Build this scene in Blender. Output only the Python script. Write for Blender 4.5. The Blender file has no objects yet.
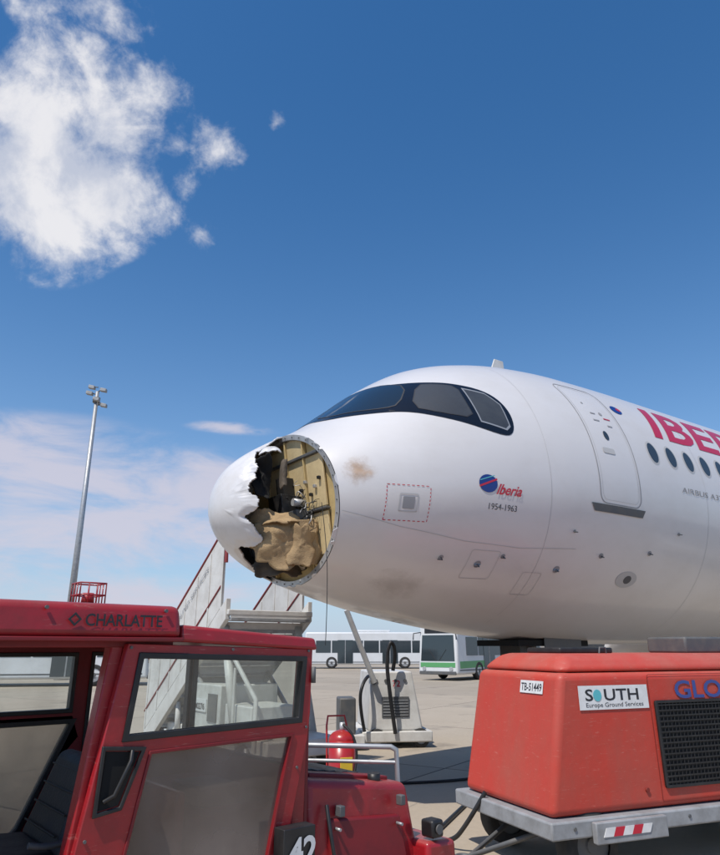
import bpy, bmesh, math, random, bisect, numpy as np
from mathutils import Vector, Matrix, noise
from mathutils.geometry import tessellate_polygon
random.seed(7)
sc=bpy.context.scene
COL=sc.collection
R=math.radians
# ---------------------------------------------------------------- camera
F=680.; TH=math.atan(220/F)
cam=bpy.data.cameras.new("camera"); co=bpy.data.objects.new("camera",cam); COL.objects.link(co)
co.location=(0,0,1.7); co.rotation_euler=(math.pi/2+TH,0,0)
cam.sensor_fit='VERTICAL'; cam.sensor_height=24; cam.lens=24*F/855; cam.clip_end=20000
sc.camera=co
sc.view_settings.view_transform='Standard'
try: sc.view_settings.look='None'
except: pass
# ---------------------------------------------------------------- world
SUN=Vector((-0.36,-0.50,1.0)).normalized()
w=bpy.data.worlds.new("World"); sc.world=w; w.use_nodes=True
nt=w.node_tree; N_=nt.nodes; L_=nt.links
bg=N_['Background']; bg.inputs[1].default_value=0.1
sky=N_.new('ShaderNodeTexSky'); sky.sky_type='NISHITA'; sky.sun_disc=False
sky.sun_elevation=math.asin(SUN.z); sky.sun_rotation=math.atan2(SUN.x,SUN.y)
sky.air_density=1.0; sky.dust_density=0.4; sky.ozone_density=2.5
hs=N_.new('ShaderNodeHueSaturation'); hs.inputs['Saturation'].default_value=1.30; hs.inputs['Value'].default_value=1.40
L_.new(sky.outputs[0],hs.inputs['Color'])
tc=N_.new('ShaderNodeTexCoord')
def vm(op,a,b=None):
    n=N_.new('ShaderNodeVectorMath'); n.operation=op
    for i,v in enumerate((a,b)):
        if v is None: continue
        if hasattr(v,'links'): L_.new(v,n.inputs[i])
        else: n.inputs[i].default_value=v
    return n
def mt(op,a,b=None,c=None,clamp=False):
    n=N_.new('ShaderNodeMath'); n.operation=op; n.use_clamp=clamp
    for i,v in enumerate((a,b,c)):
        if v is None: continue
        if hasattr(v,'links'): L_.new(v,n.inputs[i])
        else: n.inputs[i].default_value=v
    return n.outputs[0]
D=tc.outputs['Generated']
def azel(az,el):
    az=R(az);el=R(el); return Vector((math.sin(az)*math.cos(el),math.cos(az)*math.cos(el),math.sin(el)))
def blob(az,el,r,sz=1.0,amp=1.0):
    df=vm('SUBTRACT',D,tuple(azel(az,el)))
    s=vm('MULTIPLY',df.outputs[0],(1,1,sz))
    ln=N_.new('ShaderNodeVectorMath'); ln.operation='LENGTH'; L_.new(s.outputs[0],ln.inputs[0])
    q=mt('MULTIPLY_ADD',ln.outputs['Value'],-1.0/r,1.0,clamp=True)
    return mt('MULTIPLY',q,amp)
def noise_(vec,scale,detail,rough,dist=0):
    n=N_.new('ShaderNodeTexNoise'); n.inputs['Scale'].default_value=scale; n.inputs['Detail'].default_value=detail
    n.inputs['Roughness'].default_value=rough; n.inputs['Distortion'].default_value=dist
    L_.new(vec,n.inputs['Vector']); return n.outputs['Fac']
def smooth(v,a,b):
    n=N_.new('ShaderNodeMapRange'); n.interpolation_type='SMOOTHSTEP'; n.inputs['From Min'].default_value=a; n.inputs['From Max'].default_value=b
    L_.new(v,n.inputs['Value']); return n.outputs[0]
def maxall(l):
    r=l[0]
    for q in l[1:]: r=mt('MAXIMUM',r,q)
    return r
m1=maxall([blob(-29.0,34.3,.14,1,1.8),blob(-25.0,35.0,.11,1,1.6),blob(-30.5,37.6,.13,1,1.2),blob(-24.6,38.8,.11,1,1.2),blob(-21.8,41.6,.075,1,.95),blob(-26.5,42.8,.07,1,.65),blob(-20.2,33.9,.06,1.7,.85),blob(-34,34,.13,1,1.5),
  blob(-14.3,39.4,.05,1,.85),blob(-15.3,32.8,.03,1,.8),blob(-25.5,46.3,.06,1.4,.7),blob(-8.7,41.8,.018,1,.55),blob(-33,44.5,.07,1.6,.60),blob(-18.5,39,.035,1,.6),blob(-17,36.6,.03,1,.5),blob(-24,29.8,.03,2,.5)])
n1=noise_(D,9.0,7.0,.60,.3); n1b=noise_(D,34.0,5.0,.65,.3)
nn=mt('ADD',mt('MULTIPLY',n1,.70),mt('MULTIPLY',n1b,.30))
v1=mt('ADD',m1,mt('MULTIPLY_ADD',nn,3.4,-1.7))
a1=mt('MULTIPLY',smooth(v1,.10,1.05),smooth(m1,.0,.14))
Ds=vm('MULTIPLY',D,(1,1,3.2)).outputs[0]
m2=maxall([blob(-13,12.5,.20,3.0,1.2),blob(-25,12.5,.28,3,1.2),blob(-18,9.0,.32,3.5,1.1),blob(-33,5,.30,3.,1.1),blob(-11,17.6,.08,6,.9),blob(24,4,.3,4,.5),blob(-20,3.5,.3,4,.9)])
n2=noise_(Ds,5.0,7.0,.62,.5)
v2=mt('ADD',m2,mt('MULTIPLY_ADD',n2,3.0,-1.40))
a2=mt('MULTIPLY',mt('MULTIPLY',smooth(v2,.05,1.05),smooth(m2,0,.4)),.85)
sx=N_.new('ShaderNodeSeparateXYZ'); L_.new(D,sx.inputs[0])
haze=mt('MULTIPLY',mt('POWER',mt('SUBTRACT',1.0,mt('MAXIMUM',sx.outputs['Z'],0.0),clamp=True),4.2),.85)
def mix(f,a,b):
    n=N_.new('ShaderNodeMixRGB')
    for i,v in enumerate((f,a,b)):
        if hasattr(v,'links'): L_.new(v,n.inputs[i])
        else: n.inputs[i].default_value=v
    return n.outputs[0]
base=mix(haze,hs.outputs[0],(4.0,5.3,7.5,1))
ccol=mix(smooth(n1,.38,.62),(5.6,6.0,7.1,1),(8.8,8.7,8.9,1))
base=mix(mt('MULTIPLY',a1,.93),base,ccol)
base=mix(a2,base,(6.4,6.2,7.2,1))
L_.new(base,bg.inputs[0])
sun=bpy.data.lights.new("sun",'SUN'); so=bpy.data.objects.new("sun",sun); COL.objects.link(so)
sun.energy=4.2; sun.angle=R(.53); sun.color=(1,.94,.86); so.rotation_euler=SUN.to_track_quat('Z','Y').to_euler()
# ---------------------------------------------------------------- materials
def mat(name,col,rough=.5,metal=0,dirt=0.0,dcol=(.08,.07,.06),scale=4,bump=0,bscale=60,coat=0,spec=.5,streak=1.0,bdist=.01,lo=.42,hi=.78):
    m=bpy.data.materials.new(name); m.use_nodes=True; t=m.node_tree; n=t.nodes; p=n['Principled BSDF']
    p.inputs['Base Color'].default_value=(*col,1); p.inputs['Roughness'].default_value=rough; p.inputs['Metallic'].default_value=metal
    p.inputs['Coat Weight'].default_value=coat; p.inputs['Coat Roughness'].default_value=.08; p.inputs['Specular IOR Level'].default_value=spec
    tcn=n.new('ShaderNodeTexCoord')
    if dirt>0:
        mp=n.new('ShaderNodeMapping'); mp.inputs['Scale'].default_value=(1,1,1/streak); t.links.new(tcn.outputs['Object'],mp.inputs[0])
        a=n.new('ShaderNodeTexNoise'); a.inputs['Scale'].default_value=scale; a.inputs['Detail'].default_value=9; a.inputs['Roughness'].default_value=.65
        t.links.new(mp.outputs[0],a.inputs[0])
        r=n.new('ShaderNodeMapRange'); r.inputs['From Min'].default_value=lo; r.inputs['From Max'].default_value=hi; r.inputs['To Max'].default_value=dirt; t.links.new(a.outputs['Fac'],r.inputs[0])
        x=n.new('ShaderNodeMixRGB'); x.inputs[1].default_value=(*col,1); x.inputs[2].default_value=(*dcol,1); t.links.new(r.outputs[0],x.inputs[0]); t.links.new(x.outputs[0],p.inputs['Base Color'])
        rr=n.new('ShaderNodeMapRange'); rr.inputs['To Min'].default_value=rough; rr.inputs['To Max'].default_value=min(1,rough+.35); t.links.new(r.outputs[0],rr.inputs[0]); t.links.new(rr.outputs[0],p.inputs['Roughness'])
    if bump>0:
        b=n.new('ShaderNodeBump'); b.inputs['Strength'].default_value=bump; b.inputs['Distance'].default_value=bdist
        q=n.new('ShaderNodeTexNoise'); q.inputs['Scale'].default_value=bscale; q.inputs['Detail'].default_value=5; t.links.new(tcn.outputs['Object'],q.inputs[0])
        t.links.new(q.outputs['Fac'],b.inputs['Height']); t.links.new(b.outputs[0],p.inputs['Normal'])
    return m
def scratches(m,col,amt=.8,scale=18,lo=.64,hi=.72):
    t=m.node_tree;n=t.nodes;p=n['Principled BSDF']; tcn=n.new('ShaderNodeTexCoord')
    mp=n.new('ShaderNodeMapping'); mp.inputs['Scale'].default_value=(1,1,7); mp.inputs['Rotation'].default_value=(.2,.25,.3); t.links.new(tcn.outputs['Object'],mp.inputs[0])
    a=n.new('ShaderNodeTexNoise'); a.inputs['Scale'].default_value=scale; a.inputs['Detail'].default_value=6; a.inputs['Roughness'].default_value=.7; t.links.new(mp.outputs[0],a.inputs[0])
    r=n.new('ShaderNodeMapRange'); r.inputs['From Min'].default_value=lo; r.inputs['From Max'].default_value=hi; r.inputs['To Max'].default_value=amt; t.links.new(a.outputs['Fac'],r.inputs[0])
    x=n.new('ShaderNodeMixRGB'); src=p.inputs['Base Color'].links
    if src: t.links.new(src[0].from_socket,x.inputs[1])
    else: x.inputs[1].default_value=p.inputs['Base Color'].default_value
    x.inputs[2].default_value=(*col,1); t.links.new(r.outputs[0],x.inputs[0]); t.links.new(x.outputs[0],p.inputs['Base Color']); return m
def dust(m,col,amt):
    """pale dust settled on upward-facing surfaces"""
    t=m.node_tree;n=t.nodes;p=n['Principled BSDF']; g=n.new('ShaderNodeNewGeometry'); s=n.new('ShaderNodeSeparateXYZ'); t.links.new(g.outputs['Normal'],s.inputs[0])
    tcn=n.new('ShaderNodeTexCoord'); a=n.new('ShaderNodeTexNoise'); a.inputs['Scale'].default_value=7; a.inputs['Detail'].default_value=8; t.links.new(tcn.outputs['Object'],a.inputs[0])
    r=n.new('ShaderNodeMapRange'); r.inputs['From Min'].default_value=.35; r.inputs['From Max'].default_value=1.0; r.inputs['To Max'].default_value=amt; t.links.new(s.outputs['Z'],r.inputs[0])
    k=n.new('ShaderNodeMath'); k.operation='MULTIPLY'; t.links.new(r.outputs[0],k.inputs[0]); t.links.new(a.outputs['Fac'],k.inputs[1])
    x=n.new('ShaderNodeMixRGB'); t.links.new(p.inputs['Base Color'].links[0].from_socket,x.inputs[1]); x.inputs[2].default_value=(*col,1); t.links.new(k.outputs[0],x.inputs[0]); t.links.new(x.outputs[0],p.inputs['Base Color']); return m
def glassmat(name,tint,refl,dirtcol,dirt,scale=3,lo=.3,hi=.75,mn=.35):
    m=bpy.data.materials.new(name); m.use_nodes=True; t=m.node_tree; n=t.nodes; n.remove(n['Principled BSDF'])
    out=n['Material Output']; tr=n.new('ShaderNodeBsdfTransparent'); tr.inputs[0].default_value=(*tint,1)
    gl=n.new('ShaderNodeBsdfGlossy'); gl.inputs['Roughness'].default_value=.04
    df=n.new('ShaderNodeBsdfDiffuse'); df.inputs[0].default_value=(*dirtcol,1)
    lw=n.new('ShaderNodeLayerWeight'); lw.inputs[0].default_value=.5
    pw=n.new('ShaderNodeMath'); pw.operation='POWER'; pw.inputs[1].default_value=4; t.links.new(lw.outputs['Facing'],pw.inputs[0])
    ml=n.new('ShaderNodeMath'); ml.operation='MULTIPLY_ADD'; ml.inputs[1].default_value=.6*refl; ml.inputs[2].default_value=.05*refl; t.links.new(pw.outputs[0],ml.inputs[0])
    mx=n.new('ShaderNodeMixShader')
    t.links.new(ml.outputs[0],mx.inputs[0]); t.links.new(tr.outputs[0],mx.inputs[1]); t.links.new(gl.outputs[0],mx.inputs[2])
    tcn=n.new('ShaderNodeTexCoord'); a=n.new('ShaderNodeTexNoise'); a.inputs['Scale'].default_value=scale; a.inputs['Detail'].default_value=8; t.links.new(tcn.outputs['Object'],a.inputs[0])
    r=n.new('ShaderNodeMapRange'); r.inputs['From Min'].default_value=lo; r.inputs['From Max'].default_value=hi; r.inputs['To Min'].default_value=dirt*mn; r.inputs['To Max'].default_value=dirt; t.links.new(a.outputs['Fac'],r.inputs[0])
    m2=n.new('ShaderNodeMixShader'); t.links.new(r.outputs[0],m2.inputs[0]); t.links.new(mx.outputs[0],m2.inputs[1]); t.links.new(df.outputs[0],m2.inputs[2]); t.links.new(m2.outputs[0],out.inputs[0])
    return m
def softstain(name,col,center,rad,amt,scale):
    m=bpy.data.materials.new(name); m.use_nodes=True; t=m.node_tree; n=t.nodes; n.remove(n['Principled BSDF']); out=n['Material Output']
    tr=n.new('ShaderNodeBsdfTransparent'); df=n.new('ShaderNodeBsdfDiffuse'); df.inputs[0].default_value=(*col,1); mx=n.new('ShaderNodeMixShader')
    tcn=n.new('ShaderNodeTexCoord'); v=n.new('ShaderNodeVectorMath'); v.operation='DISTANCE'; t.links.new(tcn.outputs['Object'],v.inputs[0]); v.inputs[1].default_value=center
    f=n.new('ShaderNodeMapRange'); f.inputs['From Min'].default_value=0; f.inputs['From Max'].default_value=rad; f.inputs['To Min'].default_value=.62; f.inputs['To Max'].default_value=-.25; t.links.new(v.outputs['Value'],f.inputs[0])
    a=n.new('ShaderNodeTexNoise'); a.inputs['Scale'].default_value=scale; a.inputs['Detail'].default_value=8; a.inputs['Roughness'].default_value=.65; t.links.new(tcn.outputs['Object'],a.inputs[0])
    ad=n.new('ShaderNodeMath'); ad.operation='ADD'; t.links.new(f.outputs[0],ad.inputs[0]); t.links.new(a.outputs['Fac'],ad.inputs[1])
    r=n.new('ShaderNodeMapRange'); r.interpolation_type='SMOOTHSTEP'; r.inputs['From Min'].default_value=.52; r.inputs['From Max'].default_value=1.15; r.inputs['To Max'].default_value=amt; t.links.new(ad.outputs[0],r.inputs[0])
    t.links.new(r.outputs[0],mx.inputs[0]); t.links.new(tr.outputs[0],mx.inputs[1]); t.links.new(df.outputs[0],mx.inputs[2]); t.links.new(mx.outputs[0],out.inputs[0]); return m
M=dict(
 white=mat('aircraft_white_paint',(.66,.64,.63),.30,dirt=.35,dcol=(.45,.41,.36),scale=.9,coat=.3,streak=.6,lo=.45,hi=.85,bump=.05,bscale=1.6,bdist=.05),
 radome=mat('radome_paint',(.66,.65,.65),.36,dirt=.45,dcol=(.42,.38,.33),scale=3.5,coat=.15),
 inner=mat('radome_inner',(.10,.075,.05),.8,dirt=.8,dcol=(.02,.02,.02),scale=6),
 ochre=mat('bulkhead_ochre',(.55,.41,.18),.6,dirt=.55,dcol=(.20,.14,.07),scale=5,bump=.2,bscale=25),
 ochre2=scratches(mat('bulkhead_panel',(.64,.50,.27),.55,dirt=.50,dcol=(.34,.25,.13),scale=7),(.22,.18,.12),.6,20,.58,.70),
 tan=mat('honeycomb_core',(.38,.26,.135),.85,dirt=.8,dcol=(.15,.095,.05),scale=7,bump=.7,bscale=90),
 black=mat('black_rubber',(.012,.012,.013),.45,dirt=.4,dcol=(.06,.055,.05),scale=8),
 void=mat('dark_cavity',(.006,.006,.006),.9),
 mask=mat('window_mask_black',(.008,.008,.01),.18,coat=.3),
 cglass=mat('cockpit_glass',(.014,.02,.024),.03,spec=.8,coat=.6),
 cgrey=mat('cockpit_interior_glimpse',(.06,.058,.05),.3,spec=.8,coat=.6,dirt=.9,dcol=(.008,.008,.01),scale=2.4),
 cframe=mat('window_frame_grey',(.34,.35,.36),.4,metal=.3),
 seam=mat('panel_seam_grey',(.27,.27,.28),.6),
 dseam=mat('dark_seam',(.08,.08,.09),.6),
 fseam=mat('glazing_seal',(.03,.03,.032),.5),
 lseam=mat('light_seam',(.47,.465,.46),.6),
 redtxt=mat('livery_red',(.52,.008,.035),.3,coat=.3),
 blue=mat('livery_blue',(.01,.04,.22),.3),
 metal=mat('bare_metal',(.52,.52,.52),.4,metal=.45,dirt=.5,dcol=(.22,.21,.20),scale=10),
 galv=mat('galvanised_steel',(.42,.43,.44),.45,metal=.5,dirt=.4,scale=6),
 dgrey=mat('dark_grey_steel',(.10,.105,.11),.55,metal=.2,dirt=.6,dcol=(.2,.18,.15),scale=6),
 lgrey=mat('light_grey_paint',(.30,.31,.32),.5,dirt=.65,dcol=(.09,.08,.065),scale=5),
 tugred=dust(scratches(mat('tug_red_paint',(.35,.012,.018),.34,dirt=.75,dcol=(.13,.022,.02),scale=3.4,coat=.15,bump=.4,bscale=5,bdist=.02),(.46,.20,.17),.5,13,.60,.71),(.40,.25,.20),.35),
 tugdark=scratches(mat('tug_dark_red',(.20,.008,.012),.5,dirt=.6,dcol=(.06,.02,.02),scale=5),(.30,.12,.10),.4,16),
 gpured=dust(scratches(mat('gpu_red_paint',(.49,.045,.026),.52,dirt=.65,dcol=(.32,.10,.07),scale=2.4,coat=.03,bump=.3,bscale=3.5,bdist=.03,streak=2.5),(.58,.28,.22),.45,11,.60,.72),(.55,.30,.24),.35),
 gpuseam=mat('gpu_seam',(.20,.02,.012),.6),
 wpaint=scratches(mat('equipment_white',(.62,.61,.58),.45,dirt=.55,dcol=(.28,.25,.21),scale=3),(.22,.17,.13),.5,9,.62,.72),
 plate=mat('sign_white',(.72,.72,.71),.4,dirt=.25,scale=8),
 txtblk=mat('lettering_black',(.02,.02,.025),.5),
 txtblue=mat('lettering_blue',(.04,.07,.26),.5),
 teal=mat('logo_teal',(.10,.45,.50),.5),
 seat=mat('seat_vinyl',(.018,.018,.02),.5,dirt=.5,dcol=(.07,.065,.06),scale=10,bump=.2,bscale=80),
 rubber=mat('tyre',(.02,.02,.02),.8,dirt=.6,dcol=(.09,.08,.07),scale=6),
 maroon=mat('maroon_paint',(.22,.03,.03),.5),
 yellow=mat('yellow_paint',(.65,.45,.03),.45,dirt=.3),
 orange=mat('amber_lens',(.7,.22,.01),.25),
 exred=mat('extinguisher_red',(.40,.012,.012),.3,coat=.3,dirt=.3,scale=6),
 buswhite=mat('bus_white',(.66,.67,.67),.35,dirt=.25,dcol=(.4,.38,.34),scale=1.5),
 busgreen=mat('bus_green',(.10,.32,.12),.4),
 busglass=mat('bus_glass',(.03,.04,.045),.06,spec=.8),
 glass=glassmat('cab_glass',(.94,.97,.96),1.2,(.42,.38,.33),.12,5,.45,.75,.2),
 dirt_reflection_glass=glassmat('dirt_reflection_acrylic',(.74,.70,.66),1.5,(.34,.28,.24),.62,1.4,.34,.64,.12),  # grey-brown dirt, its strong mottling also painted in place of varied reflections
 paleglass=glassmat('pale_acrylic',(.92,.90,.86),.8,(.60,.52,.40),.75,2.0,.3,.7,.45),
 winglass=mat('cabin_window',(.035,.045,.055),.08,spec=.7),
)
# ---------------------------------------------------------------- helpers
def root(name,loc,ang):
    e=bpy.data.objects.new(name,None); COL.objects.link(e); e.location=loc; e.rotation_euler=(0,0,R(ang)); e.empty_display_size=.3; return e
def addobj(name,me,par,m=None,smooth=False):
    o=bpy.data.objects.new(name,me); COL.objects.link(o); o.parent=par
    if m is not None: me.materials.append(m)
    if smooth:
        for p in me.polygons: p.use_smooth=True
    return o
def bev(o,wd,seg=2):
    b=o.modifiers.new('b','BEVEL'); b.width=wd; b.segments=seg; b.limit_method='ANGLE'; b.angle_limit=R(35); b.harden_normals=False
    for p in o.data.polygons: p.use_smooth=True
    try: o.data.set_sharp_from_angle(angle=R(40))
    except: pass
def hexa(par,name,pts,m,bv=.01,seg=2):
    bm=bmesh.new(); v=[bm.verts.new(p) for p in pts]
    for f in ((3,2,1,0),(4,5,6,7),(0,1,5,4),(1,2,6,5),(2,3,7,6),(3,0,4,7)): bm.faces.new([v[i] for i in f])
    bmesh.ops.recalc_face_normals(bm,faces=bm.faces)
    me=bpy.data.meshes.new(name); bm.to_mesh(me); bm.free(); o=addobj(name,me,par,m)
    if bv>0: bev(o,bv,seg)
    return o
def box(par,name,a,b,m,bv=.008,seg=2):
    x0,y0,z0=a;x1,y1,z1=b
    return hexa(par,name,[(x0,y0,z0),(x1,y0,z0),(x1,y1,z0),(x0,y1,z0),(x0,y0,z1),(x1,y0,z1),(x1,y1,z1),(x0,y1,z1)],m,bv,seg)
def cyl(par,name,p0,p1,r,m,r2=None,n=20):
    p0=Vector(p0);p1=Vector(p1);d=p1-p0; r2=r if r2 is None else r2
    bm=bmesh.new(); bmesh.ops.create_cone(bm,cap_ends=True,segments=n,radius1=r,radius2=r2,depth=d.length)
    bm.transform(Matrix.Translation((p0+p1)/2)@d.to_track_quat('Z','Y').to_matrix().to_4x4())
    me=bpy.data.meshes.new(name); bm.to_mesh(me); bm.free(); o=addobj(name,me,par,m)
    for p in me.polygons: p.use_smooth=len(p.vertices)==4
    return o
def tube(par,name,pts,r,m,res=3,smooth_=False,cyc=False):
    cu=bpy.data.curves.new(name,'CURVE'); cu.dimensions='3D'; cu.bevel_depth=r; cu.bevel_resolution=res; cu.use_fill_caps=True
    s=cu.splines.new('NURBS' if smooth_ else 'POLY'); s.points.add(len(pts)-1)
    for i,p in enumerate(pts): s.points[i].co=(*p,1)
    if smooth_: s.order_u=3; s.use_endpoint_u=True
    s.use_cyclic_u=cyc
    t=bpy.data.objects.new('t',cu); COL.objects.link(t); bpy.context.view_layer.update()
    me=bpy.data.meshes.new_from_object(t.evaluated_get(bpy.context.evaluated_depsgraph_get())); bpy.data.objects.remove(t)
    me.materials.clear(); return addobj(name,me,par,m,True)
def textmesh(s,size,shear=0,bold=0,width=1.0):
    cu=bpy.data.curves.new('t','FONT'); cu.body=s; cu.size=size; cu.shear=shear; cu.offset=bold; cu.resolution_u=3; cu.space_character=width
    t=bpy.data.objects.new('t',cu); COL.objects.link(t); bpy.context.view_layer.update()
    me=bpy.data.meshes.new_from_object(t.evaluated_get(bpy.context.evaluated_depsgraph_get())); bpy.data.objects.remove(t); me.materials.clear(); return me
def text(par,name,s,loc,ux,uz,size,m,shear=0,bold=0,width=1.0,fit=None):
    me=textmesh(s,size,shear,bold,width); ux=Vector(ux).normalized(); uz=Vector(uz).normalized()
    k=1
    if fit: 
        mxx=max(v.co.x for v in me.vertices); k=fit/mxx
    for v in me.vertices: c=v.co.copy(); v.co=Vector(loc)+ux*c.x*k+uz*c.y
    return addobj(name,me,par,m)
def plate(par,name,outer,holes,fn,th,m,bv=0):
    loops=[outer]+holes; flat=[p for l in loops for p in l]
    tris=tessellate_polygon([[Vector((a,b,0)) for a,b in l] for l in loops])
    bm=bmesh.new(); v=[bm.verts.new(fn(a,b)) for a,b in flat]
    for t in tris:
        try: bm.faces.new([v[i] for i in t])
        except: pass
    bmesh.ops.dissolve_limit(bm,angle_limit=.01,verts=bm.verts,edges=bm.edges)
    r=bmesh.ops.extrude_face_region(bm,geom=list(bm.faces)); 
    bmesh.ops.translate(bm,vec=Vector(th),verts=[g for g in r['geom'] if isinstance(g,bmesh.types.BMVert)])
    bmesh.ops.recalc_face_normals(bm,faces=bm.faces)
    me=bpy.data.meshes.new(name); bm.to_mesh(me); bm.free(); o=addobj(name,me,par,m)
    if bv: bev(o,bv)
    return o
def wheel(par,name,c,r,wd,axis=(0,1,0),hub=None):
    a=Vector(axis).normalized(); c=Vector(c)
    prof=[(r*.62,-wd/2),(r*.9,-wd/2),(r*.97,-wd*.42),(r,-wd*.3),(r,wd*.3),(r*.97,wd*.42),(r*.9,wd/2),(r*.62,wd/2)]
    bm=bmesh.new(); q=a.to_track_quat('Z','Y').to_matrix(); n=32; rings=[]
    for i in range(n):
        an=2*math.pi*i/n; rings.append([bm.verts.new(c+q@Vector((rr*math.cos(an),rr*math.sin(an),zz))) for rr,zz in prof])
    for i in range(n):
        A=rings[i];B=rings[(i+1)%n]
        for j in range(len(prof)-1): bm.faces.new((A[j],B[j],B[j+1],A[j+1]))
    bmesh.ops.recalc_face_normals(bm,faces=bm.faces)
    me=bpy.data.meshes.new(name); bm.to_mesh(me); bm.free(); addobj(name,me,par,M['rubber'],True)
    cyl(par,name+'_rim',c-a*wd*.38,c+a*wd*.38,r*.63,hub or M['lgrey'],n=24)
    cyl(par,name+'_hub',c-a*wd*.46,c+a*wd*.46,r*.22,M['dgrey'],n=12)
# ---------------------------------------------------------------- ground
def ground():
    bm=bmesh.new(); s=3000
    bmesh.ops.create_grid(bm,x_segments=2,y_segments=2,size=s)
    me=bpy.data.meshes.new('ground'); bm.to_mesh(me); bm.free()
    m=bpy.data.materials.new('concrete_apron'); m.use_nodes=True; t=m.node_tree; n=t.nodes; p=n['Principled BSDF']; p.inputs['Roughness'].default_value=.85
    tcn=n.new('ShaderNodeTexCoord'); mp=n.new('ShaderNodeMapping'); mp.inputs['Rotation'].default_value=(0,0,R(33)); t.links.new(tcn.outputs['Object'],mp.inputs[0])
    def ns(sc_,d,r=.6):
        a=n.new('ShaderNodeTexNoise'); a.inputs['Scale'].default_value=sc_; a.inputs['Detail'].default_value=d; a.inputs['Roughness'].default_value=r; t.links.new(mp.outputs[0],a.inputs[0]); return a.outputs['Fac']
    def mr(v,a,b,c,d):
        k=n.new('ShaderNodeMapRange'); k.inputs[1].default_value=a;k.inputs[2].default_value=b;k.inputs[3].default_value=c;k.inputs[4].default_value=d; t.links.new(v,k.inputs[0]); return k.outputs[0]
    def mx(f,a,b,bt='MIX'):
        k=n.new('ShaderNodeMixRGB'); k.blend_type=bt
        for i,v in enumerate((f,a,b)):
            if hasattr(v,'links'): t.links.new(v,k.inputs[i])
            else: k.inputs[i].default_value=v
        return k.outputs[0]
    c=mx(mr(ns(.18,6),.35,.65,0,1),(.38,.315,.235,1),(.46,.39,.30,1))
    c=mx(mr(ns(14,8,.7),.3,.7,0,.5),c,(.32,.27,.21,1))
    br=n.new('ShaderNodeTexBrick'); br.offset=0; br.inputs['Scale'].default_value=1; br.inputs['Brick Width'].default_value=5.; br.inputs['Row Height'].default_value=5.
    br.inputs['Mortar Size'].default_value=.018; br.inputs['Mortar Smooth'].default_value=.1; br.inputs['Color1'].default_value=(1,1,1,1); br.inputs['Color2'].default_value=(.86,.87,.88,1); br.inputs['Mortar'].default_value=(.25,.24,.23,1)
    t.links.new(mp.outputs[0],br.inputs[0]); c=mx(1.0,c,br.outputs[0],'MULTIPLY')
    c=mx(mr(ns(.7,7,.65),.58,.74,0,.6),c,(.12,.105,.09,1))
    t.links.new(c,p.inputs['Base Color'])
    b=n.new('ShaderNodeBump'); b.inputs['Strength'].default_value=.3; b.inputs['Distance'].default_value=.01; t.links.new(ns(40,6),b.inputs['Height']); t.links.new(b.outputs[0],p.inputs['Normal'])
    addobj('ground',me,None,m)
ground()
def hills():
    bm=bmesh.new(); n=160; prev=None
    for i in range(n+1):
        x=-2600+5200*i/n
        h=18+18*noise.noise(Vector((x*.0016,3.1,0)))+8*noise.noise(Vector((x*.009,1.7,0)))
        cur=[bm.verts.new((x,1500,-1)),bm.verts.new((x,1600,max(2,h*.55))),bm.verts.new((x,1750,max(4,h+4))),bm.verts.new((x,2100,0))]
        if prev:
            for j in range(3): bm.faces.new((prev[j],cur[j],cur[j+1],prev[j+1]))
        prev=cur
    me=bpy.data.meshes.new('hills'); bm.to_mesh(me); bm.free()
    addobj('hills',me,None,mat('dry_hills',(.24,.21,.17),.95,dirt=.8,dcol=(.12,.13,.09),scale=.02),True)
hills()
# ---------------------------------------------------------------- aircraft
def pchip(xs,ys):
    xs=np.array(xs,float);ys=np.array(ys,float);h=np.diff(xs);dl=np.diff(ys)/h
    m=np.zeros_like(ys);m[0]=dl[0];m[-1]=dl[-1]
    for i in range(1,len(xs)-1):
        if dl[i-1]*dl[i]>0:
            a=2*h[i]+h[i-1];b=h[i]+2*h[i-1];m[i]=(a+b)/(a/dl[i-1]+b/dl[i])
    xs=list(map(float,xs));ys=list(map(float,ys));h=list(map(float,h));m=list(map(float,m))
    def f(x):
        x=min(max(x,xs[0]),xs[-1]);i=min(bisect.bisect_right(xs,x)-1,len(h)-1)
        t=(x-xs[i])/h[i]
        return (2*t**3-3*t*t+1)*ys[i]+(t**3-2*t*t+t)*h[i]*m[i]+(-2*t**3+3*t*t)*ys[i+1]+(t**3-t*t)*h[i]*m[i+1]
    return f
X=[0,.05,.15,.3,.6,1.0,1.5,2.0,2.6,3.2,4,5,6.5,30,44]
S=[math.sqrt(x) for x in X]
top=pchip(S,[-.56,-.31,-.13,.02,.23,.46,.84,1.24,1.6,1.81,1.97,2.05,2.07,2.07,1.9])
bot=pchip(S,[-.56,-.79,-.94,-1.08,-1.26,-1.42,-1.56,-1.68,-1.79,-1.88,-1.97,-2.04,-2.07,-2.07,.9])
wid=pchip(S,[0,.27,.46,.66,.95,1.22,1.45,1.62,1.76,1.85,1.93,1.97,1.975,1.975,.3])
zcf=pchip([0,5,6.5,30,44],[-.56,-.05,0,0,1.4])
ZC=3.82
def surf(x,ph):
    s=math.sqrt(max(x,0)); z0=zcf(x); c=math.cos(ph)
    r=(top(s)-z0) if c>=0 else (z0-bot(s))
    return Vector((x,-wid(s)*math.sin(ph),ZC+z0+r*c))
def nrm(x,ph):
    a=surf(x+.01,ph)-surf(max(x-.01,0.0001),ph); b=surf(x,ph+.01)-surf(x,ph-.01); n=a.cross(b).normalized()
    p=surf(x,ph); 
    if n.dot(Vector((0,p.y,p.z-ZC-zcf(x))))<0: n=-n
    return n
def ringx(ph):
    x=.9
    for _ in range(4):
        z=surf(x,ph).z-ZC; x=.85-.15*z
    return x
AC=root('aircraft',(-1.66,7.6,0),35)
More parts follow.
